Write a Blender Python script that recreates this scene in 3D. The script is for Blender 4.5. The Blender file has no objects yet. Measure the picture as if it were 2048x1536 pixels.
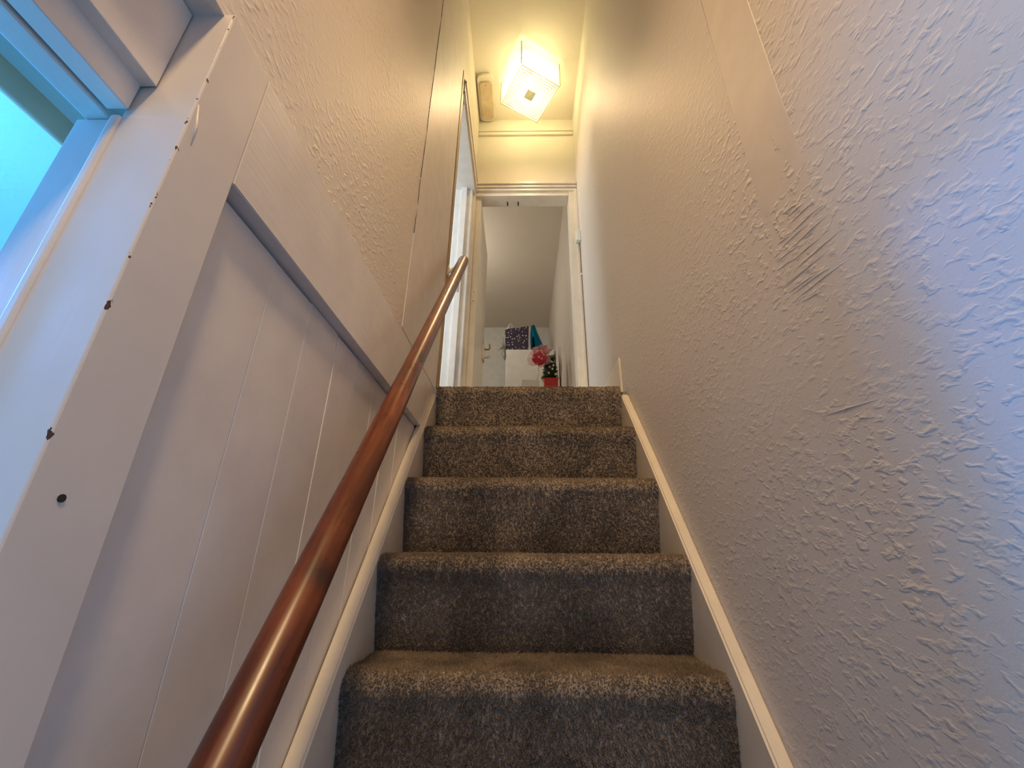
import bpy, bmesh, math, random
import numpy as np
from mathutils import Vector, Matrix, noise

sc = bpy.context.scene
COL = sc.collection
H = 1.40                      # eye height of the camera above the hall floor
rnd = random.Random(11)

# ------------------------------------------------------------------ camera
def cam_matrix(pitch, yaw, roll):
    cp, sp = math.cos(pitch), math.sin(pitch)
    fw = Vector((0, cp, sp)); rt = Vector((1, 0, 0)); up = Vector((0, -sp, cp))
    c, s = math.cos(roll), math.sin(roll)
    rt, up = c*rt + s*up, -s*rt + c*up
    m = Matrix((rt, up, -fw)).transposed()
    return Matrix.Rotation(yaw, 3, 'Z') @ m
cd = bpy.data.cameras.new('camera'); cam = bpy.data.objects.new('camera', cd); COL.objects.link(cam)
cd.sensor_width = 36.0; cd.lens = 836/2048*36; cd.clip_start = .02
cam.matrix_world = Matrix.Translation((0, 0, H)) @ cam_matrix(math.radians(22.2), math.radians(1.32), math.radians(.72)).to_4x4()
sc.camera = cam

# ------------------------------------------------------------------ world, light, exposure
w = bpy.data.worlds.new('world'); sc.world = w; w.use_nodes = True
w.node_tree.nodes['Background'].inputs[0].default_value = (.45, .62, 1, 1)
w.node_tree.nodes['Background'].inputs[1].default_value = .25
sc.view_settings.view_transform = 'Standard'; sc.view_settings.look = 'None'
sc.view_settings.exposure = 0.12; sc.view_settings.gamma = 1.0
sc.view_settings.use_curve_mapping = False

def lamp(name, typ, loc, energy, color, **k):
    d = bpy.data.lights.new(name, typ); o = bpy.data.objects.new(name, d); COL.objects.link(o)
    d.energy = energy; d.color = color; o.location = (loc[0], loc[1], loc[2]+H)
    for a, b in k.items():
        if a == 'aim':
            v = Vector(b) - Vector(loc); o.rotation_euler = v.to_track_quat('-Z', 'Y').to_euler()
        else: setattr(d, a, b)
    return o
WARM = (1, .70, .36)
LC = (.055, 1.965)            # plan centre of the square ceiling lamp
lamp('stair_bulb_light', 'POINT', (LC[0], LC[1], 3.10), 5.3, (1, .94, .50), shadow_soft_size=.045)
lamp('stair_fill_wide', 'SPOT', (LC[0], LC[1], 2.999), 22, (1, .68, .36), shadow_soft_size=.03, spot_size=math.radians(150), spot_blend=1, aim=(.06, 1.55, .6))  # added wide spot under the lamp, brightens walls and landing
lamp('stair_fill_narrow', 'SPOT', (LC[0], LC[1]-.004, 2.999), 36, (1, .60, .32), shadow_soft_size=.03, spot_size=math.radians(46), spot_blend=1, aim=(.02, .68, -.3))  # added narrow spot under the lamp, brightens the lower stairs
lamp('room_bulb_light', 'POINT', (-1.1, .194, .46), 23, (.04, .29, 1), shadow_soft_size=.035)
lamp('room_blue_fill', 'AREA', (-2.36, .3, -.35), 60, (.07, .43, 1), shape='RECTANGLE', size=1.1, size_y=1.0, aim=(0, .3, -.2))  # added blue fill in the unseen part of the room, lifts ceiling and jamb
lamp('hall_fill_spot', 'SPOT', (.03, -.55, 1.75), 92, (1, .70, .37), shadow_soft_size=.10, spot_size=math.radians(112), spot_blend=1, aim=(.03, .75, .05))  # added fill spot behind the camera, no pendant there; lifts the lower walls
lamp('bedroom_window_daylight', 'AREA', (-1.9, 1.2, 2.0), 30, (.85, .95, 1), shape='RECTANGLE', size=.9, size_y=1.0, aim=(-.45, 2.3, 1.6))
lamp('back_room_light', 'POINT', (-.9, 3.6, 2.6), 14, (1, .9, .72), shadow_soft_size=.12)  # added unseen point light, lifts the dim back room

# ------------------------------------------------------------------ materials
def mat(name): 
    m = bpy.data.materials.new(name); m.use_nodes = True
    nt = m.node_tree; return m, nt, nt.nodes['Principled BSDF']
def link(nt, a, b): nt.links.new(a, b)
def N(nt, t, **k):
    n = nt.nodes.new(t)
    for a, b in k.items(): setattr(n, a, b)
    return n
def coords(nt, scale=(1, 1, 1), rot=(0, 0, 0)):
    tc = N(nt, 'ShaderNodeTexCoord'); src = tc.outputs['Object']
    if any(rot):                                   # turn first, stretch after
        mr = N(nt, 'ShaderNodeMapping'); mr.inputs['Rotation'].default_value = rot
        link(nt, src, mr.inputs['Vector']); src = mr.outputs['Vector']
    mp = N(nt, 'ShaderNodeMapping'); mp.inputs['Scale'].default_value = scale
    link(nt, src, mp.inputs['Vector']); return mp.outputs['Vector']
def noise_tex(nt, vec, scale, detail=2, rough=.5, dist=0):
    n = N(nt, 'ShaderNodeTexNoise'); n.inputs['Scale'].default_value = scale
    n.inputs['Detail'].default_value = detail; n.inputs['Roughness'].default_value = rough; n.inputs['Distortion'].default_value = dist
    link(nt, vec, n.inputs['Vector']); return n.outputs['Fac']
def ramp(nt, fac, stops):
    r = N(nt, 'ShaderNodeValToRGB'); els = r.color_ramp.elements
    while len(els) < len(stops): els.new(.5)
    for e, (p, c) in zip(els, stops):
        e.position = p; e.color = (c, c, c, 1) if not isinstance(c, tuple) else (*c, 1)
    link(nt, fac, r.inputs['Fac']); return r.outputs['Color']
def math_n(nt, op, a, b):
    n = N(nt, 'ShaderNodeMath', operation=op)
    for i, v in enumerate((a, b)):
        if isinstance(v, (int, float)): n.inputs[i].default_value = v
        else: link(nt, v, n.inputs[i])
    return n.outputs[0]
def bump(nt, bs, h, strength, dist):
    b = N(nt, 'ShaderNodeBump'); b.inputs['Strength'].default_value = strength; b.inputs['Distance'].default_value = dist
    link(nt, h, b.inputs['Height']); link(nt, b.outputs['Normal'], bs.inputs['Normal'])

def paint(name, col, rough=.4, brush=None, bs_=.15, var=.06):
    m, nt, b = mat(name)
    b.inputs['Roughness'].default_value = rough
    f = noise_tex(nt, coords(nt, (3, 3, 3)), 4, 4, .6)
    lo = tuple(c*(1-var) for c in col); hi = tuple(min(1, c*(1+var)) for c in col)
    link(nt, ramp(nt, f, [(.3, lo), (.7, hi)]), b.inputs['Base Color'])
    if brush:
        h = noise_tex(nt, coords(nt, brush), 1, 4, .6)
        bump(nt, b, h, bs_, .002)
    return m
def artex(name, col, axis, amount=1.0):
    """blobby painted wallpaper: raised worm-like blobs over a fine grain"""
    m, nt, b = mat(name)
    b.inputs['Roughness'].default_value = .55
    v = coords(nt, (70, 62, 100), (math.radians(-7), 0, 0)) if axis == 'x' else coords(nt, (60, 60, 60))
    blobs = ramp(nt, noise_tex(nt, v, 1.0, 2.2, .5, .35), [(.50, 0.0), (.80, 1.0)])
    big = ramp(nt, noise_tex(nt, coords(nt), 3.2, 3, .6), [(.35, .25), (.65, 1.0)])
    grain = noise_tex(nt, coords(nt), 330, 2, .6)
    hh = math_n(nt, 'ADD', math_n(nt, 'MULTIPLY', blobs, big), math_n(nt, 'MULTIPLY', grain, .12))
    bump(nt, b, hh, .46*amount, .0034)
    f = noise_tex(nt, coords(nt), 2.3, 4, .6)
    link(nt, ramp(nt, f, [(.3, tuple(c*.95 for c in col)), (.7, col)]), b.inputs['Base Color'])
    return m
CREAM = (.74, .66, .58)
M_ART = artex('artex_paint_right', (.72, .66, .61), 'x')
M_ARTL = artex('artex_paint_left', (.72, .63, .54), 'x', 1.15)
M_PLAST = paint('smooth_plaster', (.72, .65, .59), .5, (40, 40, 25), .08)
M_CEIL = artex('ceiling_paper', (.80, .72, .62), 'z', .35)
M_GLOSSV = paint('gloss_cream_vertical_brush', CREAM, .30, (160, 160, 7), .10)
M_GLOSSH = paint('gloss_cream_horizontal_brush', CREAM, .30, (200, 6, 200), .16)
M_TRIM = paint('gloss_cream_trim', (.80, .72, .60), .33, (60, 60, 60), .10)
M_STRING = paint('stair_string_paint', (.78, .70, .58), .35, (90, 90, 90), .22)
M_OCHRE = paint('ochre_edge_paint', (.38, .235, .085), .45, (60, 60, 6), .1)
M_WHITE = paint('plain_white_paint', (.78, .77, .76), .5)
M_BAND = paint('brown_shadow_band', (.62, .30, .16), .6)  # brown picked so the strip reads as a shadow band in blue light
M_DUSTY = paint('old_cover_paint', (.66, .52, .36), .6, (50, 50, 50), .6, .15)
M_PLASTIC = paint('white_plastic', (.80, .78, .74), .3, None, 0, .02)
M_DARK, nt, b = mat('dark_hole'); b.inputs['Base Color'].default_value = (.02, .018, .016, 1); b.inputs['Roughness'].default_value = .8

# post paint, with chips along the arris of the doorway
M_POST, nt, b = mat('chipped_post_paint'); b.inputs['Roughness'].default_value = .32
tc = N(nt, 'ShaderNodeTexCoord'); sx = N(nt, 'ShaderNodeSeparateXYZ'); link(nt, tc.outputs['Object'], sx.inputs[0])
edge = math_n(nt, 'MULTIPLY', math_n(nt, 'ADD', math_n(nt, 'ABSOLUTE', sx.outputs[0], 0), math_n(nt, 'ABSOLUTE', sx.outputs[1], 0)), 330)   # local y runs from the arris
chip = math_n(nt, 'GREATER_THAN', math_n(nt, 'SUBTRACT', noise_tex(nt, coords(nt, (60, 60, 46)), 1, 4, .65), math_n(nt, 'MULTIPLY', edge, .11)), .535)
f = noise_tex(nt, coords(nt, (3, 3, 3)), 4, 4, .6)
base = ramp(nt, f, [(.3, tuple(c*.94 for c in CREAM)), (.7, CREAM)])
mx = N(nt, 'ShaderNodeMix', data_type='RGBA'); link(nt, chip, mx.inputs['Factor']); link(nt, base, mx.inputs['A']); mx.inputs['B'].default_value = (.07, .03, .018, 1)
link(nt, mx.outputs['Result'], b.inputs['Base Color'])
bump(nt, b, noise_tex(nt, coords(nt, (120, 120, 7)), 1, 4, .6), .10, .002)

# carpet
def carpet(name, pile):
    m, nt, b = mat(name); b.inputs['Roughness'].default_value = 1.0; b.inputs['Specular IOR Level'].default_value = .1
    v = coords(nt)
    patch = ramp(nt, noise_tex(nt, coords(nt, (1, 1, .55)), 9, 3, .55), [(.36, .70), (.64, 1.12)])
    if pile:
        at = N(nt, 'ShaderNodeAttribute', attribute_name='tint'); t = at.outputs['Fac']
    else:
        t = ramp(nt, noise_tex(nt, v, 480, 2, .7), [(.3, .0), (.7, .45)])
        bump(nt, b, noise_tex(nt, v, 260, 2, .7), .8, .004)
    c = ramp(nt, t, [(0, (.24, .19, .150)), (.5, (.40, .322, .250)), (1, (.60, .49, .39))])
    mx = N(nt, 'ShaderNodeMix', data_type='RGBA', blend_type='MULTIPLY'); mx.inputs['Factor'].default_value = 1
    link(nt, c, mx.inputs['A']); link(nt, patch, mx.inputs['B']); link(nt, mx.outputs['Result'], b.inputs['Base Color'])
    if pile:                                       # wool lets some light through
        tr = N(nt, 'ShaderNodeBsdfTranslucent'); link(nt, mx.outputs['Result'], tr.inputs['Color'])
        ms = N(nt, 'ShaderNodeMixShader'); ms.inputs[0].default_value = .55
        link(nt, b.outputs[0], ms.inputs[1]); link(nt, tr.outputs[0], ms.inputs[2]); link(nt, ms.outputs[0], nt.nodes['Material Output'].inputs[0])
    return m
M_CARPET = carpet('taupe_carpet', False); M_PILE = carpet('taupe_carpet_pile', True)

# varnished handrail
M_RAIL, nt, b = mat('varnished_red_wood'); b.inputs['Roughness'].default_value = .26
b.inputs['Coat Weight'].default_value = .2; b.inputs['Coat Roughness'].default_value = .3
ang = math.atan2(1.2, 1.51)
v = coords(nt, (60, 60, 5), (ang, 0, 0))
g = noise_tex(nt, v, 1, 5, .65, .6)
big = noise_tex(nt, coords(nt, (3, 3, 3)), 2.4, 3, .6)
c1 = ramp(nt, g, [(.28, (.052, .012, .004)), (.5, (.145, .034, .010)), (.75, (.25, .070, .020))])
mx = N(nt, 'ShaderNodeMix', data_type='RGBA', blend_type='MULTIPLY'); mx.inputs['Factor'].default_value = .8
link(nt, c1, mx.inputs['A']); link(nt, ramp(nt, big, [(.32, (.55, .45, .45)), (.6, (1.15, 1.1, 1.1))]), mx.inputs['B'])
# knots: dark oval spots at fixed places along the rail (y, z of centre in the rail's own frame)
res = mx.outputs['Result']
for (kx, ky, kz, r) in ((-.24, .55, -.025, .011), (-.275, .455, -.155, .012), (-.245, .93, .445, .016)):
    tcn = N(nt, 'ShaderNodeTexCoord'); vm = N(nt, 'ShaderNodeVectorMath', operation='DISTANCE')
    link(nt, tcn.outputs['Object'], vm.inputs[0]); vm.inputs[1].default_value = (kx+.26, ky-.1, kz+.612)
    k = ramp(nt, math_n(nt, 'DIVIDE', vm.outputs['Value'], r*2.2), [(.25, .8), (1, 0.0)])
    m2 = N(nt, 'ShaderNodeMix', data_type='RGBA'); link(nt, k, m2.inputs['Factor']); link(nt, res, m2.inputs['A']); m2.inputs['B'].default_value = (.03, .012, .010, 1)
    res = m2.outputs['Result']
link(nt, res, b.inputs['Base Color'])
rr = ramp(nt, noise_tex(nt, coords(nt), 25, 3, .6), [(.3, .26), (.7, .36)]); link(nt, rr, b.inputs['Roughness'])

def flat(name, col, rough=.5, metal=0, **k):
    m, nt, b = mat(name); b.inputs['Base Color'].default_value = (*col, 1); b.inputs['Roughness'].default_value = rough; b.inputs['Metallic'].default_value = metal
    for a, v in k.items(): b.inputs[a].default_value = v
    f = noise_tex(nt, coords(nt), 40, 2); link(nt, ramp(nt, f, [(.3, tuple(c*.93 for c in col)), (.7, col)]), b.inputs['Base Color'])
    return m
def glassy(name, trans, transl, tcol=(1, 1, 1), gloss=.08, extra=None):
    m = bpy.data.materials.new(name); m.use_nodes = True; nt = m.node_tree; nt.nodes.remove(nt.nodes['Principled BSDF'])
    out = nt.nodes['Material Output']
    t = N(nt, 'ShaderNodeBsdfTransparent'); t.inputs[0].default_value = (*tcol, 1)
    l = N(nt, 'ShaderNodeBsdfTranslucent'); l.inputs[0].default_value = (*tcol, 1)
    d = N(nt, 'ShaderNodeBsdfDiffuse'); d.inputs[0].default_value = (*tcol, 1)
    g = N(nt, 'ShaderNodeBsdfGlossy'); g.inputs['Roughness'].default_value = .12
    m1 = N(nt, 'ShaderNodeMixShader'); m1.inputs[0].default_value = transl; link(nt, d.outputs[0], m1.inputs[1]); link(nt, l.outputs[0], m1.inputs[2])
    m2 = N(nt, 'ShaderNodeMixShader'); m2.inputs[0].default_value = trans; link(nt, m1.outputs[0], m2.inputs[1]); link(nt, t.outputs[0], m2.inputs[2])
    m3 = N(nt, 'ShaderNodeMixShader'); m3.inputs[0].default_value = gloss; link(nt, m2.outputs[0], m3.inputs[1]); link(nt, g.outputs[0], m3.inputs[2])
    link(nt, m3.outputs[0], out.inputs[0]); return m
M_SHADE = glassy('frosted_lamp_glass', .70, .85, (1, .98, .93), .03)
M_RIB = glassy('lamp_glass_rib', .10, .12, (.50, .50, .48), .04)
M_PANE = glassy('clear_pattern_glass', .10, .25, (.55, .55, .47), .05)
M_WINGLASS = glassy('window_glass', .94, .5, (1, 1, 1), .04)
M_CELLO = glassy('clear_cellophane', .62, .5, (1, .86, .84), .14)
M_PINKWRAP = glassy('pink_tissue', .25, .6, (.78, .46, .45), .05)
M_BRASS = flat('old_brass', (.42, .30, .12), .35, 1); M_STEEL = flat('steel_plate', (.6, .6, .6), .35, .8)
M_TEAL = flat('teal_foil', (.0, .17, .34), .16, .85); M_SILVER = flat('silver_ribbon', (.85, .82, .75), .2, .7)
M_RED = flat('red_pot', (.55, .02, .025), .35); M_ROSE = flat('crimson_petal', (.55, .02, .05), .45)
M_PINK = flat('pink_blossom', (.80, .35, .35), .6); M_GREEN = flat('dark_leaf', (.016, .040, .013), .9)
M_SOIL = flat('soil', (.04, .025, .015), .9); M_TWIG = flat('brown_twig', (.22, .10, .06), .7)
M_BAUB = flat('pale_orange_bauble', (.85, .55, .30), .4); M_BAUBW = flat('white_bauble', (.8, .78, .72), .4)
M_GREY = flat('grey_tinsel', (.30, .30, .30), .4, .3); M_BULB = None
m, nt, b = mat('bulb_glow'); b.inputs['Emission Color'].default_value = (1, .80, .5, 1); b.inputs['Emission Strength'].default_value = 25; b.inputs['Base Color'].default_value = (1, 1, 1, 1); M_BULB = m
# dotted bag paper
M_BAG, nt, b = mat('dotted_bag_paper'); b.inputs['Roughness'].default_value = .45
vo = N(nt, 'ShaderNodeTexVoronoi'); vo.inputs['Scale'].default_value = 1; vo.inputs['Randomness'].default_value = .7
link(nt, coords(nt, (46, .01, 38)), vo.inputs['Vector'])
link(nt, ramp(nt, vo.outputs['Distance'], [(.25, (.82, .80, .84)), (.31, (.030, .022, .055))]), b.inputs['Base Color'])

# ------------------------------------------------------------------ helpers
def add_box(bm, x0, x1, y0, y1, z0, z1):
    vs = [bm.verts.new((x, y, z)) for x in sorted((x0, x1)) for y in sorted((y0, y1)) for z in sorted((z0, z1))]
    for f in ((0, 1, 3, 2), (4, 6, 7, 5), (0, 4, 5, 1), (2, 3, 7, 6), (0, 2, 6, 4), (1, 5, 7, 3)):
        bm.faces.new([vs[i] for i in f])
def box(*a, bev=0, seg=2):
    bm = bmesh.new(); add_box(bm, *a)
    if bev:
        bmesh.ops.bevel(bm, geom=list(bm.edges), offset=bev, segments=seg, affect='EDGES', profile=.5)
    return bm
def boxes(L, bev=0):
    bm = bmesh.new()
    for a in L: add_box(bm, *a)
    if bev: bmesh.ops.bevel(bm, geom=list(bm.edges), offset=bev, segments=2, affect='EDGES')
    return bm
def prism(poly, axis, a, b, bev=0):
    """extrude a 2-D polygon; axis 'x': poly=(y,z); 'y': (x,z); 'z': (x,y)"""
    bm = bmesh.new()
    P = {'x': lambda p, t: (t, p[0], p[1]), 'y': lambda p, t: (p[0], t, p[1]), 'z': lambda p, t: (p[0], p[1], t)}[axis]
    lo = [bm.verts.new(P(p, a)) for p in poly]; hi = [bm.verts.new(P(p, b)) for p in poly]
    n = len(poly); bm.faces.new(lo); bm.faces.new(hi[::-1])
    for i in range(n): bm.faces.new((lo[i], hi[i], hi[(i+1) % n], lo[(i+1) % n]))
    bmesh.ops.recalc_face_normals(bm, faces=bm.faces)
    if bev: bmesh.ops.bevel(bm, geom=list(bm.edges), offset=bev, segments=2, affect='EDGES')
    return bm
def tube(bm, pts, rad, n=10, cap=True):
    pts = [Vector(p) for p in pts]
    if not hasattr(rad, '__len__'): rad = [rad]*len(pts)
    rings = []; up = None
    for i, p in enumerate(pts):
        d = (pts[min(i+1, len(pts)-1)] - pts[max(i-1, 0)]).normalized()
        if up is None: up = Vector((1, 0, 0)) if abs(d.x) < .9 else Vector((0, 0, 1))
        a = (up - up.dot(d)*d).normalized(); bb = d.cross(a); up = a
        rings.append([bm.verts.new(p + rad[i]*(math.cos(t)*a + math.sin(t)*bb)) for t in [2*math.pi*k/n for k in range(n)]])
    for r0, r1 in zip(rings, rings[1:]):
        for k in range(n): bm.faces.new((r0[k], r0[(k+1) % n], r1[(k+1) % n], r1[k]))
    if cap: bm.faces.new(rings[0][::-1]); bm.faces.new(rings[-1])
def lathe(bm, prof, c=(0, 0, 0), n=20):
    rings = []
    for r, z in prof:
        rings.append([bm.verts.new((c[0]+r*math.cos(t), c[1]+r*math.sin(t), c[2]+z)) for t in [2*math.pi*k/n for k in range(n)]])
    for r0, r1 in zip(rings, rings[1:]):
        for k in range(n): bm.faces.new((r0[k], r0[(k+1) % n], r1[(k+1) % n], r1[k]))
    bm.faces.new(rings[0][::-1]); bm.faces.new(rings[-1])
def sphere(bm, c, r, sc3=(1, 1, 1), u=14, v=9):
    m = Matrix.Translation(c) @ Matrix.Diagonal((*[r*s for s in sc3], 1))
    bmesh.ops.create_uvsphere(bm, u_segments=u, v_segments=v, radius=1, matrix=m)
def wpos(o):
    p = Vector()
    while o is not None: p += o.location; o = o.parent
    return p
def obj(name, bm, m, parent=None, smooth=False, at=None, kind=None, label=None):
    """bm holds coordinates relative to the camera's eye (z = 0 at eye height)"""
    me = bpy.data.meshes.new(name); o = bpy.data.objects.new(name, me); COL.objects.link(o)
    off = Vector((0, 0, -H))
    if parent is not None: off = wpos(parent) - Vector((0, 0, H)); o.parent = parent
    if at is not None:
        at = Vector(at); d = at - off; o.location = d; off = at
    elif parent is None: o.location = (0, 0, 0)
    bmesh.ops.translate(bm, verts=bm.verts, vec=-off)
    if smooth:
        for f in bm.faces: f.smooth = True
    bm.to_mesh(me); bm.free(); me.materials.append(m)
    if at is not None and parent is None: o.location = at + Vector((0, 0, H))
    if kind: o['kind'] = kind
    if label: o['label'] = label
    return o
def struct(name, bm, m, **k):
    o = obj(name, bm, m, **k); o['kind'] = 'structure'; return o
def sempty(name, loc):
    o = bpy.data.objects.new(name, None); COL.objects.link(o); o.location = (loc[0], loc[1], loc[2]+H); o['kind'] = 'structure'; return o
def thing(name, label, cat, loc, group=None):
    o = bpy.data.objects.new(name, None); COL.objects.link(o); o.location = (loc[0], loc[1], loc[2]+H)
    o['label'] = label; o['category'] = cat
    if group: o['group'] = group
    return o

# ------------------------------------------------------------------ dimensions (metres, origin at the camera's eye)
XL, XP, XF, XR = -.345, -.354, -.333, .405      # left wall face, plank face, rail/post face, right wall face
YA, YP = .281, .353                              # near arris and far edge of the doorway post
ZRB, ZRT = .393, .576                            # middle rail bottom and top
YE, ZC, ZL = 2.335, 3.27, .60                    # end wall, ceiling, landing floor
FL = -1.40

# ------------------------------------------------------------------ setting: stairwell
wl = struct('wall_left', boxes([(-.46, XL, -1.05, 1.612, ZRT-.002, ZC), (-.46, XL, 1.612, YE+.1, 2.47, ZC),
                                (-.408, -.371, YA+.004, 1.612, FL, ZRT-.004), (-.46, -.371, 1.05, 1.548, -.2, ZRT-.004), (-.46, XL, 1.549, 1.612, -.2, ZRT-.001), (-.46, XL, -1.05, -.75, FL, ZRT-.004)]), M_ARTL)
obj('plaster_board', box(-.36, XL+.0012, 1.050, 1.612, ZRT+.03, ZC-.001, bev=.0008), M_PLAST, wl)
bm = bmesh.new(); zz = [.95+.115*k for k in range(13)]
for k, (a, b_) in enumerate(zip(zz, zz[1:])):
    ya, yb = 1.0495+.0022*math.sin(k*2.1), 1.0495+.0022*math.sin((k+1)*2.1); tube(bm, [(XL+.0007, ya, a+.004*(k % 3)), (XL+.0007, yb, b_)], [.0012, .0008], 5)
obj('crack', bm, M_DARK, wl, kind='stuff', label='thin dark crack between wallpaper and smooth board')
obj('corner_strip', box(-.36, XL+.005, 1.563, 1.613, ZL+.02, 2.62, bev=.0015), M_OCHRE, wl, label='ochre painted corner strip at the end of the wall')
# middle rail (long horizontal board) and its thin top lip
obj('middle_rail', prism([(YP+.0003, ZRB), (1.330, ZRB), (1.478, ZRT), (YP+.0003, ZRT)], 'x', -.371, XF, .0014), M_GLOSSH, wl)
post = obj('door_post', box(-.404, XF, YA, YP, FL, ZRT+.001, bev=.0018), M_POST, wl, at=(XF, YA, 0))
# paint ridge on the post
bm = bmesh.new(); tube(bm, [(XF, YA+.003, .425), (XF+.0005, .290, .402), (XF, .2925, .378)], [.0006, .0011, .0005], 6); obj('paint_run', bm, M_TRIM, wl, True)
bm = bmesh.new(); lathe(bm, [(.003, -.0005), (.003, .0006)], n=10); bmesh.ops.rotate(bm, verts=bm.verts, matrix=Matrix.Rotation(math.pi/2, 3, 'Y')); bmesh.ops.translate(bm, verts=bm.verts, vec=(XF+.0002, .306, .034)); obj('nail_hole', bm, M_DARK, wl)
# planks
y = YP+.001; W_ = .1085; k = 0
edges = [YP+.001, .487, .598, .711, .816, .929, 1.04, 1.15, 1.26, 1.37, 1.48]
for a, b_ in zip(edges, edges[1:]):
    top = ZRB - rnd.choice((.0008, .0008, .003, .004)); f = XP + rnd.uniform(-.0012, .0008)
    zb = max(-.75, -.8+1.22*(a-.9)) if a > .9 else -.9
    bm = box(-.3705, f, a+.0006, b_-.0006, min(zb, top-.05), top, bev=.0013, seg=1)
    obj('plank', bm, M_GLOSSV, wl)

wr = struct('wall_right', box(XR, XR+.12, -1.05, 5.56, FL, ZC), M_ART)
# smooth filled strip running up the right wall
def wob(s): return .0035*noise.noise(Vector((s*9, 3.1, s)))
ys = [i/24 for i in range(25)]
lft = [(.443+wob(t), .50+t*2.75) for t in ys]; rgt = [(.553+wob(t+7), .47+t*2.78) for t in ys]
bm = prism(lft[::-1] + [(.47, .43), (.53, .425)] + rgt, 'x', XR-.0022, XR+.01)
for v in bm.verts:
    if v.co.x < XR: v.co.x = XR - .0016*min(1, max(0.0, (v.co.z-.40)/.5)) + .0004
obj('plaster_strip', bm, M_PLAST, wr)
# combed ridges in the plaster of the right wall
bm = bmesh.new()
for i in range(17):
    t = i/16; y0 = .545 + rnd.uniform(-.03, .02) - .02*t; z0 = .345+.145*t + rnd.uniform(-.005, .005); L = rnd.uniform(.35, 1)*(.13 if z0 < .45 else .07)
    tube(bm, [(XR+.0004, y0, z0), (XR, y0-.2*L, z0-.0015), (XR-.0001, y0-.6*L, z0-.005), (XR+.0004, y0-L, z0-.011)], [.0004, .0006, .0007, .0004], 5)
tube(bm, [(XR+.0004, .549, .177), (XR-.0001, .50, .173), (XR+.0004, .444, .167)], [.0004, .0010, .0004], 5)
obj('plaster_ridge', bm, M_ART, wr, True, kind='stuff')
struct('baseboard_right', box(XR-.007, XR+.01, 1.552, YE-.05, ZL, .752, bev=.003), M_TRIM)

struct('ceiling', boxes([(-.46, XR+.12, -1.05, YE+.1, ZC, ZC+.1), (-1.7, XR+.12, YE+.1, 5.56, 3.13, ZC+.1), (-2.4, -.46, .2, YE+.1, ZC, ZC+.1)]), M_CEIL)
we = struct('wall_end', boxes([(-.46, XR, YE, YE+.1, 2.49, ZC), (-2.4, -.46, YE+.045, YE+.1, ZL, ZC)]), M_CEIL)
struct('trim_1', boxes([(XL, XR, YE-.016, YE+.01, 3.082, 3.098), (XL, XR, YE-.010, YE+.01, 3.098, 3.122), (XL, XR, YE-.018, YE+.01, 3.122, 3.130)], .002), M_CEIL)
struct('floor', boxes([(-2.6, XR+.12, -1.05, 1.7, FL-.1, FL)]), paint('dark_hall_floor', (.06, .045, .035), .6))
struct('floor.001', boxes([(-2.4, XR, 1.62, 5.56, .42, ZL)]), M_CARPET)
# wall behind the camera
struct('wall_back', box(-.46, XR, -1.05, -.95, FL, ZC), M_WHITE)

# ------------------------------------------------------------------ near doorway on the left and the room behind it
d3 = sempty('door_3', (-.40, -.2, FL))
obj('head_board', box(-.455, -.381, -.75, YA-.0012, .4475, ZRT-.003, bev=.001), M_GLOSSH, d3)
obj('head_stop', box(-.4195, -.397, -.75, YA-.002, .412, .450, bev=.0015), M_GLOSSH, d3)
obj('head_lining', box(-.450, -.4235, -.75, YA+.03, .4105, .4475, bev=.0015), M_GLOSSH, d3)
obj('jamb_lining', box(-.458, -.404, YA+.006, YA+.09, FL, .4095, bev=.001), M_POST, d3, at=(-.404, YA+.06, 0))
obj('jamb_stop', box(-.412, -.402, YA-.0035, YA+.02, FL, .404, bev=.0025), M_GLOSSV, d3)
obj('near_jamb', box(-.455, XF, -.85, -.75, FL, ZRT, bev=.002), M_GLOSSV, d3)
# room on the left: shell, strip for the ceiling's shadow band, added window
struct('wall_room', boxes([(-2.6, -.458, 1.60, 1.7, FL, .72), (-2.6, -.46, -1.15, -1.05, FL, .72), (-2.6, -2.5, -1.05, -.30, FL, .72), (-2.6, -2.5, .9, 1.6, FL, .72), (-2.6, -2.5, -.3, .9, FL, -.9), (-2.6, -2.5, -.3, .9, .2, .72)]), M_ART)
struct('ceiling.001', boxes([(-2.6, -.46, -1.15, 1.7, .72, .80)]), M_CEIL)
struct('shadow_band_strip', box(-.834, -.820, -1.05, 1.6, .674, .725, bev=.005), M_BAND)  # added strip; its brown stands in for a shadow band on the ceiling
wi = struct('added_window', boxes([(-2.57, -2.52, -.3, -.25, -.9, .2), (-2.57, -2.52, .85, .9, -.9, .2), (-2.57, -2.52, -.25, .85, -.9, -.85), (-2.57, -2.52, -.25, .85, .15, .2)]), M_WHITE)  # unseen window, added to go with the blue fill
obj('pane', box(-2.548, -2.543, -.25, .85, -.85, .15), M_WINGLASS, wi)

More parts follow.
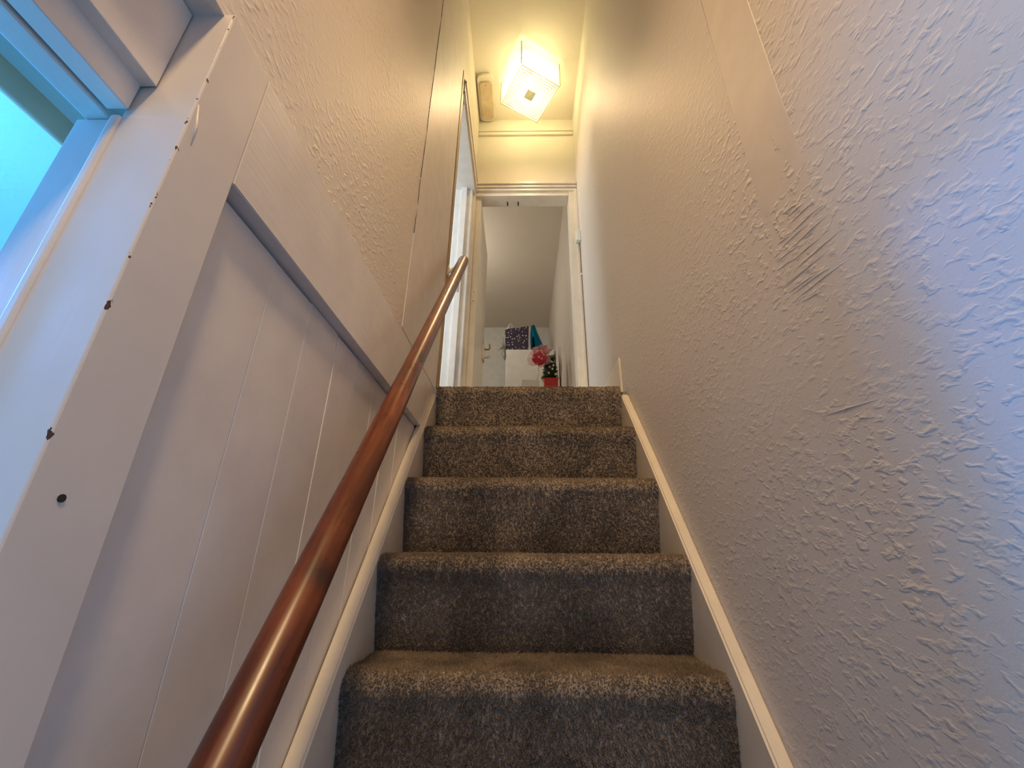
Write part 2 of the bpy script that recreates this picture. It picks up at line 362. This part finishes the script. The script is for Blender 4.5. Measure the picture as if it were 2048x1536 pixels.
# ------------------------------------------------------------------ landing doorway on the left
d2 = sempty('door_2', (-.40, 2.0, ZL))
obj('head_casing', boxes([(-.37, XL+.012, 1.60, YE, 2.47, 2.60), (-.37, XL+.020, 1.60, YE, 2.56, 2.585), (-.37, XL+.017, 1.60, YE, 2.475, 2.495)], .003), M_TRIM, d2)
obj('head_lining', box(-.475, XL+.004, 1.655, YE-.02, 2.445, 2.475, bev=.002), M_WHITE, d2)
obj('far_jamb', box(-.475, -.357, 2.265, YE+.02, ZL, 2.446, bev=.002), M_WHITE, d2)
stop = obj('jamb_stop', box(-.430, -.392, 2.245, 2.268, ZL, 2.446, bev=.002), M_WHITE, d2)
obj('strike_plate', box(-.416, -.402, 2.243, 2.2455, 1.55, 1.64, bev=.0008), M_STEEL, stop)
bm = bmesh.new(); lathe(bm, [(.005, 0), (.005, .001)], n=10); bmesh.ops.rotate(bm, verts=bm.verts, matrix=Matrix.Rotation(math.pi/2, 3, 'X')); bmesh.ops.translate(bm, verts=bm.verts, vec=(-.409, 2.2428, 1.60)); obj('latch_hole', bm, M_DARK, stop)
obj('inner_architrave', box(-.50, -.475, 2.29, YE+.046, ZL, 2.50, bev=.004), M_WHITE, d2)
struct('wall_bedroom', boxes([(-2.5, -2.4, .1, YE+.1, ZL, ZC), (-2.4, -.46, .1, .2, ZL, ZC)]), M_WHITE)
sw = thing('light_switch', 'white light switch on the bedroom wall seen through the narrow left doorway', 'switch', (-.535, 2.38, 2.08))
obj('plate', box(-.580, -.494, 2.368, 2.381, 2.04, 2.126, bev=.004), M_PLASTIC, sw)
obj('rocker', box(-.548, -.526, 2.363, 2.37, 2.065, 2.10, bev=.002), M_PLASTIC, sw)
for x in (-.504, -.570):
    bm = bmesh.new(); sphere(bm, (x, 2.3675, 2.083), .003, (1, .4, 1), 8, 5); obj('screw', bm, M_STEEL, sw, True)

# ------------------------------------------------------------------ end doorway
d1 = sempty('door_1', (0, YE, ZL))
lj = obj('left_jamb', boxes([(-.372, -.337, YE-.022, YE+.10, ZL, 2.49), (-.338, -.297, YE+.012, YE+.10, ZL, 2.455)], .003), M_TRIM, d1)
obj('right_jamb', boxes([(.344, XR, YE-.012, YE+.10, ZL, 2.49), (.385, XR, YE-.024, YE+.02, ZL, 2.5)], .003), M_TRIM, d1)
obj('head_jamb', box(-.337, .344, YE-.006, YE+.10, 2.450, 2.495, bev=.003), M_TRIM, d1)
obj('head_casing', boxes([(-.362, XR, YE-.018, YE+.01, 2.487, 2.512), (-.362, XR, YE-.026, YE+.01, 2.514, 2.536), (-.362, XR, YE-.034, YE+.01, 2.539, 2.562)], .004), M_TRIM, d1)
for z in (1.55, 1.62): 
    bm = bmesh.new(); sphere(bm, (-.318, YE+.0115, z), .0035, (1, .3, 1), 8, 5); obj('screw_hole', bm, M_DARK, lj)
for x in (-.11, -.03):
    obj('screw_hole', box(x, x+.008, YE+.05, YE+.09, 2.4485, 2.4505), M_DARK, d1)
# small sensor box with its cable, in the corner of right wall and frame
sb = thing('sensor_box', 'small cream box on the right wall at the door frame, thin cable below', 'box', (.393, 2.295, 2.0))
obj('case', box(.374, XR-.0005, 2.268, 2.309, 1.985, 2.075, bev=.003), M_PLASTIC, sb)
bm = bmesh.new(); tube(bm, [(.4005, 2.302, 1.99), (.4003, 2.303, 1.8), (.4, 2.304, 1.74)], .0022, 6); tube(bm, [(.4005, 2.303, 1.72), (.4003, 2.304, 1.3), (.400, 2.305, .76)], .0022, 6)
obj('cable', bm, M_TWIG, sb, True, label='thin dark cable')
obj('cable_clip', box(.394, XR-.0005, 2.297, 2.309, 1.722, 1.738, bev=.002), M_PLASTIC, sb)

# ------------------------------------------------------------------ back room
struct('wall_back_room', boxes([(-1.7, XR, 5.44, 5.56, ZL, 3.2), (-1.7, -1.6, YE+.1, 5.44, ZL, 3.2)]), M_WHITE)
d4 = sempty('door_4', (-.30, 2.45, ZL))
obj('leaf', box(-.340, -.300, 2.445, 2.985, ZL+.01, 2.44, bev=.003), M_TRIM, d4)
obj('edge_plate', box(-.330, -.2985, 2.972, 2.987, 1.40, 1.60, bev=.001), M_GREY, d4)
hd = obj('lock_case', box(-.300, -.288, 2.90, 2.984, 1.395, 1.525, bev=.003), M_TRIM, d4)
bm = bmesh.new(); tube(bm, [(-.29, 2.955, 1.50), (-.255, 2.955, 1.50), (-.247, 2.95, 1.51), (-.248, 2.93, 1.535)], .007, 8); obj('handle', bm, M_BRASS, hd, True)
bm = bmesh.new(); tube(bm, [(-.29, 2.95, 1.425), (-.262, 2.95, 1.425)], .004, 6)
pts = [(-.255+.011*math.cos(t), 2.95, 1.43+.011*math.sin(t)) for t in [2*math.pi*i/12 for i in range(13)]]; tube(bm, pts, .0025, 6); obj('key', bm, M_BRASS, hd, True)

cb = thing('tall_cabinet', 'tall plain white cabinet behind the open end doorway, dotted bag on it', 'cabinet', (.1, 4.7, ZL))
obj('body', box(-.178, .395, 4.42, 4.95, ZL+.06, 2.245, bev=.004), M_WHITE, cb)
dr = obj('door', box(-.172, .388, 4.40, 4.418, ZL+.08, 2.232, bev=.004), M_WHITE, cb)
bm = bmesh.new(); tube(bm, [(.35, 4.40, 1.4), (.35, 4.375, 1.42), (.35, 4.375, 1.6), (.35, 4.40, 1.62)], .006, 8); obj('handle', bm, M_STEEL, dr, True)
obj('plinth', box(-.16, .38, 4.44, 4.93, ZL, ZL+.062), M_WHITE, cb)
ch = thing('chest_of_drawers', 'white chest of drawers that carries the red pot and the rose balloon', 'chest', (.2, 3.25, ZL))
obj('body', box(-.06, .397, 3.03, 3.48, ZL+.03, 1.185, bev=.003), M_WHITE, ch)
for i in range(3):
    dw = obj('drawer', box(-.045, .385, 3.014, 3.03, ZL+.05+i*.185, ZL+.22+i*.185, bev=.003), M_WHITE, ch)
    bm = bmesh.new(); sphere(bm, (.17, 3.004, ZL+.135+i*.185), .012); obj('knob', bm, M_STEEL, dw, True)
obj('top', box(-.07, .40, 3.0, 3.49, 1.184, 1.20, bev=.003), M_WHITE, ch)
for x in (-.05, .37):
    for y in (3.04, 3.44): obj('foot', box(x, x+.02, y, y+.03, ZL, ZL+.032), M_WHITE, ch)

# ------------------------------------------------------------------ staircase
Z0, RI = -.20, .20
nose = {-5: .10, -4: .26, -3: .42, -2: .575, -1: .735, 0: .893, 1: 1.018, 2: 1.176, 3: 1.340, 4: 1.478}
base = {i: n+.05 for i, n in nose.items()}; base[0] = .925; base[1] = 1.072
st = thing('staircase', 'steep painted staircase with grey brown carpet climbing to the landing', 'staircase', (.03, .1, FL))
CX0, CX1 = -.321, .377
def path(i):
    """carpet section from the riser's foot over the nosing to the tread's back"""
    zt = Z0 + RI*i; zb = zt - RI; yn = nose[i]; yb = base[i]; r = .031
    back = base[i+1] if i+1 in base else 1.66
    P = [(yb, zb)]
    for t in (.12, .3, .5, .7, .84): P.append((yb + (yn+.004-yb)*t**.8, zb + (RI-r)*t))
    for a in range(0, 91, 15):
        a = math.radians(a); P.append((yn + r - r*math.cos(a)*1.0, zt - r + r*math.sin(a)))
    n = 8 if i < 4 else 12
    for t in range(1, n+1): P.append((yn + r + (back+.004-yn-r)*t/n, zt - (.003*math.sin(math.pi*t/n) if i < 4 else 0)))
    return P
NX = 36
def surf(i):
    P = path(i); V = np.zeros((len(P), NX+1, 3))
    for a, (py, pz) in enumerate(P):
        for k in range(NX+1):
            x = CX0 + (CX1-CX0)*k/NX
            j = noise.noise(Vector((x*5, a*.25, i*7.3)))*.0035 + noise.noise(Vector((x*17, a*.4, i*3.1)))*.0012
            sl = (x-.03)*.004
            V[a, k] = (x, py - abs(j)*.6, pz + j*.9 + sl*(1 if a > 5 else 0))
    return V
def carpet_step(i):
    V = surf(i); n, m_, _ = V.shape; bm = bmesh.new()
    G = [[bm.verts.new(V[a, k]) for k in range(m_)] for a in range(n)]
    for a in range(n-1):
        for k in range(m_-1): bm.faces.new((G[a][k], G[a][k+1], G[a+1][k+1], G[a+1][k]))
    o = obj('carpeted_step', bm, M_CARPET, st, True)
    return o, V
def tufts(step, V, spacing, hgt, seed):
    """short cut-pile tufts over the carpet: small three-sided spikes in one mesh"""
    g = np.random.default_rng(seed); n, m_, _ = V.shape
    A, B, C_, D = V[:-1, :-1], V[:-1, 1:], V[1:, 1:], V[1:, :-1]
    ar = np.linalg.norm(np.cross(B-A, D-A), axis=-1).ravel()
    cnt = int(ar.sum()/spacing**2); idx = g.choice(len(ar), cnt, p=ar/ar.sum())
    u, v = g.random(cnt)[:, None], g.random(cnt)[:, None]
    a, b, c, d = (q.reshape(-1, 3)[idx] for q in (A, B, C_, D))
    P = (1-u)*(1-v)*a + u*(1-v)*b + u*v*c + (1-u)*v*d
    Nn = np.cross(b-a, d-a); Nn /= np.linalg.norm(Nn, axis=1)[:, None]
    keep = (P[:, 0] > CX0+.001) & (P[:, 0] < CX1-.001); P, Nn = P[keep], Nn[keep]; cnt = len(P)
    tip = P + Nn*(hgt*g.uniform(.7, 1.25, cnt))[:, None] + g.normal(0, hgt*.32, (cnt, 3))
    t1 = np.cross(Nn, g.normal(0, 1, (cnt, 3))); t1 /= np.linalg.norm(t1, axis=1)[:, None]; t2 = np.cross(Nn, t1)
    r = spacing*.52; vs = np.empty((cnt, 6, 3))
    for k in range(3):
        an = 2*math.pi*k/3; off = math.cos(an)*t1 + math.sin(an)*t2
        vs[:, k] = P + off*r - Nn*.0008; vs[:, 3+k] = tip + off*r*.65
    f = np.array([[0, 1, 4], [0, 4, 3], [1, 2, 5], [1, 5, 4], [2, 0, 3], [2, 3, 5], [3, 4, 5]])
    F = (f[None] + (np.arange(cnt)*6)[:, None, None]).reshape(-1, 3)
    off = np.array(wpos(step)); vs = vs.reshape(-1, 3) - (off - np.array((0, 0, H)))
    me = bpy.data.meshes.new('carpet_pile'); me.vertices.add(len(vs)); me.vertices.foreach_set('co', vs.ravel())
    me.loops.add(F.size); me.loops.foreach_set('vertex_index', F.ravel().astype(np.int32))
    me.polygons.add(len(F)); me.polygons.foreach_set('loop_start', np.arange(0, F.size, 3, dtype=np.int32))
    me.update(calc_edges=True); me.validate()
    tint = np.clip(g.normal(.48, .18, cnt), 0, 1); at = me.attributes.new('tint', 'FLOAT', 'POINT'); at.data.foreach_set('value', np.repeat(tint, 6).astype(np.float32))
    me.materials.append(M_PILE)
    o = bpy.data.objects.new('carpet_pile', me); COL.objects.link(o); o.parent = step; o['kind'] = 'stuff'
for i in range(-5, 5):
    o, V = carpet_step(i)
    if i >= 0: tufts(o, V, (.0026, .0026, .0030, .0036, .0042)[i], .0031, i)
# strings
def string(x0, x1, name, y0):
    f = lambda y: .200 + 1.225*(y-1.191) + .012
    top = [(y0, f(y0)), (1.0, f(1.0)-.006), (1.2, f(1.2)), (1.40, f(1.40)), (1.450, f(1.45)-.003), (1.478, .5625), (1.500, .566), (1.522, .556), (1.535, .525)]
    bot = [(1.545, .30), (1.35, .02), (y0, f(y0)-.50)]
    bm = prism(top + bot, 'x', x0, x1)
    bmesh.ops.bevel(bm, geom=list(bm.edges), offset=.004, segments=2, affect='EDGES')
    return obj(name, bm, M_STRING, st)
string(-.3522, -.3215, 'left_string', YP+.02)
string(.3775, XR-.0005, 'right_string', .25)

# ------------------------------------------------------------------ handrail
def rail_pt(y):
    t = (y-.4)/1.2
    return Vector((-.255-.020*t, y, -.235+1.51*t))
hr = thing('handrail', 'round varnished red brown wooden handrail along the left wall', 'handrail', (-.26, .1, -.612))
bm = bmesh.new(); ysr = [.06+.02*i for i in range(79)]; ye = 1.625
ysr = [y for y in ysr if y < ye-.015] + [ye-.012, ye-.005, ye]
rad = []
for y in ysr:
    t = min(1, max(0, (y-.4)/1.2)); r = .0250 - .0022*math.sin(math.pi*t) + .0004*noise.noise(Vector((y*8, 1, 2)))
    if y > ye-.014: r *= {0: .97, 1: .88, 2: .62}[ysr.index(y)-(len(ysr)-3)]
    rad.append(r)
tube(bm, [rail_pt(y) for y in ysr], rad, 32); obj('rail', bm, M_RAIL, hr, True)
for y in (.36, 1.585):
    p = rail_pt(y); q = p + Vector((-.05, .012, -.035)); wx = XF if y < 1 else XL+.004
    bm = bmesh.new(); tube(bm, [p, q, (wx-.002, q.y, q.z-.01)], .008, 10); lathe(bm, [(.02, 0), (.02, .004)], n=14) if 0 else None
    add_box(bm, wx-.001, wx+.005, q.y-.018, q.y+.018, q.z-.035, q.z+.02); obj('bracket', bm, M_TRIM, hr)

# ------------------------------------------------------------------ ceiling lamp: square ribbed glass shade
la = thing('ceiling_lamp', 'lit square ribbed glass ceiling lamp above the landing', 'lamp', (LC[0], LC[1], ZC))
TH = math.radians(29.0); HS = .153; ZB, ZT = 3.005, 3.245
RZ = Matrix.Rotation(TH, 3, 'Z')
def place(bm):
    bmesh.ops.rotate(bm, verts=bm.verts, matrix=RZ); bmesh.ops.translate(bm, verts=bm.verts, vec=(LC[0], LC[1], 0)); return bm
obj('base_plate', place(box(-.12, .12, -.12, .12, ZT+.003, ZC, bev=.004)), M_PLASTIC, la)
def side(k):
    n = 11; a = HS; th = .004; dz = (ZT-ZB)/n; P = []
    for j in range(n):                              # ribbed outer face, flat inner face
        P += [(a, ZB+dz*j), (a+.0012, ZB+dz*(j+.25)), (a+.0012, ZB+dz*(j+.5)), (a, ZB+dz*(j+.75))]
    P += [(a, ZT), (a-th, ZT), (a-th, ZB)]
    bm = prism(P, 'x', -a, a-th)
    bmesh.ops.rotate(bm, verts=bm.verts, matrix=Matrix.Rotation(k*math.pi/2, 3, 'Z')); return place(bm)
for k in range(4): 
    pn = obj('side_panel', side(k), M_SHADE, la)
bm = bmesh.new(); n = 7; c = .032
def frame(bm, o, i_, z0, z1):
    add_box(bm, -o, o, i_, o, z0, z1); add_box(bm, -o, o, -o, -i_, z0, z1); add_box(bm, -o, -i_, -i_, i_, z0, z1); add_box(bm, i_, o, -i_, i_, z0, z1)
step_ = (HS-.004-c)/n
add_box(bm, -HS+.0042, HS-.0042, -HS+.0042, HS-.0042, ZB, ZB+.004)
bp = obj('bottom_panel', place(bm), M_SHADE, la)
bm = bmesh.new()
for j in range(n):
    o_ = HS-.004 - j*step_; frame(bm, o_, o_-.0030, ZB-.0028, ZB-.0008)
obj('rib', place(bm), M_RIB, bp)
obj('centre_pane', place(box(-c, c, -c, c, ZB-.003, ZB+.003, bev=.001)), M_PANE, bp)
for s in (1, -1):
    for q in (1, -1): obj('corner_bead', place(box(s*HS-.0022, s*HS+.0022, q*HS-.0022, q*HS+.0022, ZB-.001, ZT)), M_RIB, la)
bm = bmesh.new(); sphere(bm, (LC[0], LC[1], 3.165), .028, (1, 1, 1.25), 16, 10); obj('bulb', bm, M_BULB, la, True)
bm = bmesh.new(); tube(bm, [(LC[0], LC[1], 3.19), (LC[0], LC[1], ZT+.005)], .02, 14); obj('bulb_holder', bm, M_PLASTIC, la, True)

# long old painted-over fitting on the ceiling
of = thing('old_ceiling_fitting', 'long rounded paint-crusted box fixed to the ceiling left of the lamp', 'fitting', (-.272, 2.155, ZC))
def rrect(x0, x1, y0, y1, r, n=6):
    return [(cx+r*math.cos(a0+math.pi/2*k/n), cy+r*math.sin(a0+math.pi/2*k/n)) for cx, cy, a0 in
            ((x1-r, y1-r, 0), (x0+r, y1-r, math.pi/2), (x0+r, y0+r, math.pi), (x1-r, y0+r, 1.5*math.pi)) for k in range(n+1)]
obj('base', prism(rrect(-.333, -.210, 1.968, 2.328, .042), 'z', ZC-.026, ZC-.0005, .003), M_TRIM, of)
obj('cover', prism(rrect(-.317, -.224, 2.012, 2.300, .026), 'z', ZC-.040, ZC-.024, .004), M_DUSTY, of)
bm = bmesh.new(); sphere(bm, (-.272, 2.036, ZC-.0405), .004, (1, 1, .4), 10, 5); obj('screw', bm, M_TWIG, of, True)

# ------------------------------------------------------------------ things in the back room
bg = thing('gift_bag', 'dark purple gift bag with white dots on the tall cabinet', 'bag', (-.05, 4.55, 2.245))
bm = prism([(-.185, 2.246), (.088, 2.246), (.092, 2.590), (-.198, 2.548)], 'y', 4.47, 4.60); obj('paper', bm, M_BAG, bg)
bm = bmesh.new()
P = [(-.165, 4.49, 2.545), (-.158, 4.49, 2.58), (-.142, 4.49, 2.615), (-.13, 4.49, 2.64), (-.115, 4.49, 2.615), (-.10, 4.49, 2.56)]
tube(bm, P[:4], [.008, .012, .010, .006], 7); tube(bm, P[3:], [.004, .003, .003], 6); obj('handle', bm, M_SILVER, bg, True, label='silver twisted ribbon handle')
bm = bmesh.new(); sphere(bm, (.005, 4.53, 2.575), .02, (1.6, 1, .7), 9, 6); obj('tissue', bm, M_TEAL, bg, True)
bl = thing('foil_balloon', 'blue teal foil balloon leaning beside the dotted gift bag', 'balloon', (.17, 4.70, 2.247))
bm = bmesh.new(); n = 16; m_ = 20
prof = []
rings = []
for a in range(n+1):
    t = a/n; z = 2.745 - .49*t
    xl = .140 + .0*t - .055*math.sin(math.pi*min(1, t*1.15))**.5*.5 + .06*max(0, t-.75)*2; xr = .175 + .18*t**1.15 if t > 0 else .175
    cx = (xl+xr)/2; hw = max(.004, (xr-xl)/2)*(1 if a else .1); dp = .07*math.sin(math.pi*(.12+.80*t))**.7*(1 if a else .1)
    rings.append([bm.verts.new((cx+hw*math.cos(q)*(1+.025*math.sin(5*q+3*t)), 4.70+dp*math.sin(q), z)) for q in [2*math.pi*k/m_ for k in range(m_)]])
for r0, r1 in zip(rings, rings[1:]):
    for k in range(m_): bm.faces.new((r0[k], r0[(k+1) % m_], r1[(k+1) % m_], r1[k]))
bm.faces.new(rings[0][::-1]); bm.faces.new(rings[-1]); bmesh.ops.recalc_face_normals(bm, faces=bm.faces)
obj('foil', bm, M_TEAL, bl, True)
gt = thing('grey_tinsel', 'spiky grey tinsel bow hanging at the left edge of the tall cabinet', 'decoration', (-.20, 4.43, 2.245))
bm = bmesh.new()
c0 = Vector((-.200, 4.43, 2.27))
for dx, dz in ((-.085, -.035), (-.045, .02), (-.04, .075), (-.02, .14), (-.06, -.01), (.02, .05)):
    e = c0 + Vector((dx, rnd.uniform(-.02, .02), dz)); tube(bm, [c0, c0.lerp(e, .5)+Vector((0, 0, .006)), e], [.009, .006, .0015], 5)
tube(bm, [c0, (-.205, 4.42, 2.21), (-.196, 4.415, 2.15), (-.190, 4.415, 2.10)], [.012, .022, .018, .003], 8)
obj('strand', bm, M_GREY, gt, True)

rb = thing('rose_balloon', 'red rose ball in pink cellophane on a ribbon, before the white cabinet', 'balloon', (.14, 3.22, 1.20))
bc = Vector((.157, 3.22, 1.555)); R_ = .060
bm = bmesh.new(); bmesh.ops.create_icosphere(bm, subdivisions=4, radius=R_, matrix=Matrix.Translation(bc))
cs = [Vector((rnd.gauss(0, 1), rnd.gauss(0, 1), rnd.gauss(0, 1))).normalized() for _ in range(26)]
for v in bm.verts:
    d = (v.co-bc).normalized(); ds = sorted((d-q).length for q in cs); v.co = bc + d*R_*(1 + .16*min(1, (ds[1]-ds[0])*2.4) - .06)
obj('rose_ball', bm, M_ROSE, rb, True)
for k in range(13):
    q = cs[k]; 
    if q.y > .2: q = Vector((q.x, -q.y, q.z))
    bm = bmesh.new(); sphere(bm, bc+q*R_*1.08, .0085, (1.2, .6, 1.2), 8, 5); obj('blossom', bm, M_PINK, rb, True)
def sheet(name, m, cz, rx, rz, seed, tilt):
    bm = bmesh.new(); g = random.Random(seed); n = 18; c = bm.verts.new(bc + Vector((.01, .05, cz))); out = []
    mid = []
    for k in range(n):
        a = 2*math.pi*k/n; q = g.uniform(.75, 1.2)
        mid.append(bm.verts.new(bc + Vector((rx*.55*math.cos(a), .035+g.uniform(-.012, .012), cz*.6+rz*.55*math.sin(a)))))
        out.append(bm.verts.new(bc + Vector((rx*q*math.cos(a)+tilt, g.uniform(-.03, .02), cz+rz*q*math.sin(a)))))
    for k in range(n):
        bm.faces.new((c, mid[k], mid[(k+1) % n])); bm.faces.new((mid[k], out[k], out[(k+1) % n], mid[(k+1) % n]))
    bmesh.ops.solidify(bm, geom=list(bm.faces), thickness=.0006)
    return obj(name, bm, m, rb)
sheet('cellophane', M_CELLO, .015, .10, .105, 3, -.005); sheet('pink_wrap', M_PINKWRAP, .075, .075, .045, 5, .03)
bm = bmesh.new(); tube(bm, [bc+Vector((.0, 0, -.055)), bc+Vector((-.012, -.005, -.10)), bc+Vector((-.006, 0, -.14)), bc+Vector((-.022, -.005, -.19)), bc+Vector((-.026, 0, -.245)), (.125, 3.21, 1.228)], [.004, .006, .004, .005, .004, .004], 6); obj('ribbon', bm, M_SILVER, rb, True)
obj('weight', prism([(.0, 1.2005), (.155, 1.2005), (.150, 1.335), (.01, 1.34)], 'y', 3.18, 3.26, .004), glassy('clear_plastic', .45, .4, (.95, .93, .9), .15), rb)

pt = thing('potted_shrub', 'small dark shrub with pale baubles in a red square pot', 'plant', (.26, 3.38, 1.20))
obj('pot', prism([(.207, 1.2005), (.313, 1.2005), (.321, 1.418), (.200, 1.418)], 'y', 3.32, 3.44, .004), M_RED, pt)
obj('soil', box(.206, .314, 3.326, 3.434, 1.40, 1.4205), M_SOIL, pt)
bm = bmesh.new(); tube(bm, [(.26, 3.38, 1.41), (.262, 3.382, 1.50), (.258, 3.38, 1.64)], [.006, .005, .002], 7); obj('stem', bm, M_TWIG, pt, True)
bm = bmesh.new(); g = random.Random(8)
for k in range(900):
    t = g.random()**1.1; z = 1.424 + .225*t; rr_ = (.072*(1-t*.58))*math.sqrt(g.random()); a = g.random()*6.28
    p = Vector((.257+rr_*math.cos(a), 3.38+rr_*math.sin(a)*.8, z)); d = Vector((math.cos(a), math.sin(a), g.uniform(-.4, .8))).normalized()
    s_ = Vector((g.gauss(0, 1), g.gauss(0, 1), g.gauss(0, 1))).cross(d).normalized(); L = g.uniform(.012, .022)
    vs = [bm.verts.new(q) for q in (p, p+d*L*.5+s_*L*.30, p+d*L, p+d*L*.5-s_*L*.30)]; bm.faces.new(vs)
obj('foliage', bm, M_GREEN, pt, kind='stuff')
bm = bmesh.new(); lathe(bm, [(.030, 1.415), (.056, 1.44), (.050, 1.50), (.034, 1.57), (.012, 1.63)], (.257, 3.38, 0), 12); obj('inner_foliage', bm, M_GREEN, pt)
for (x, z, m) in ((.241, 1.458, M_BAUB), (.273, 1.497, M_BAUBW), (.297, 1.446, M_BAUBW), (.250, 1.515, M_PINK), (.283, 1.53, M_BAUBW), (.268, 1.565, M_PINK)):
    bm = bmesh.new(); sphere(bm, (x, 3.315, z), .0095, (1, .8, 1.15), 10, 7); obj('bauble', bm, m, pt, True)
tw = thing('twig_bunch', 'thin bare brown twigs standing between the potted shrub and the wall', 'twigs', (.352, 3.42, 1.20))
for k, (x0, x1, z1) in enumerate(((.347, .338, 1.72), (.353, .345, 1.76), (.358, .360, 1.77), (.350, .354, 1.68), (.356, .370, 1.66))):
    bm = bmesh.new(); y = 3.40+.012*k; tube(bm, [(x0, y, 1.2005), (x0-.004, y, 1.4), (x0*.4+x1*.6, y+.004, 1.55), (x1, y, z1)], [.0035, .003, .0025, .001], 6); obj('twig', bm, M_TWIG, tw, True)
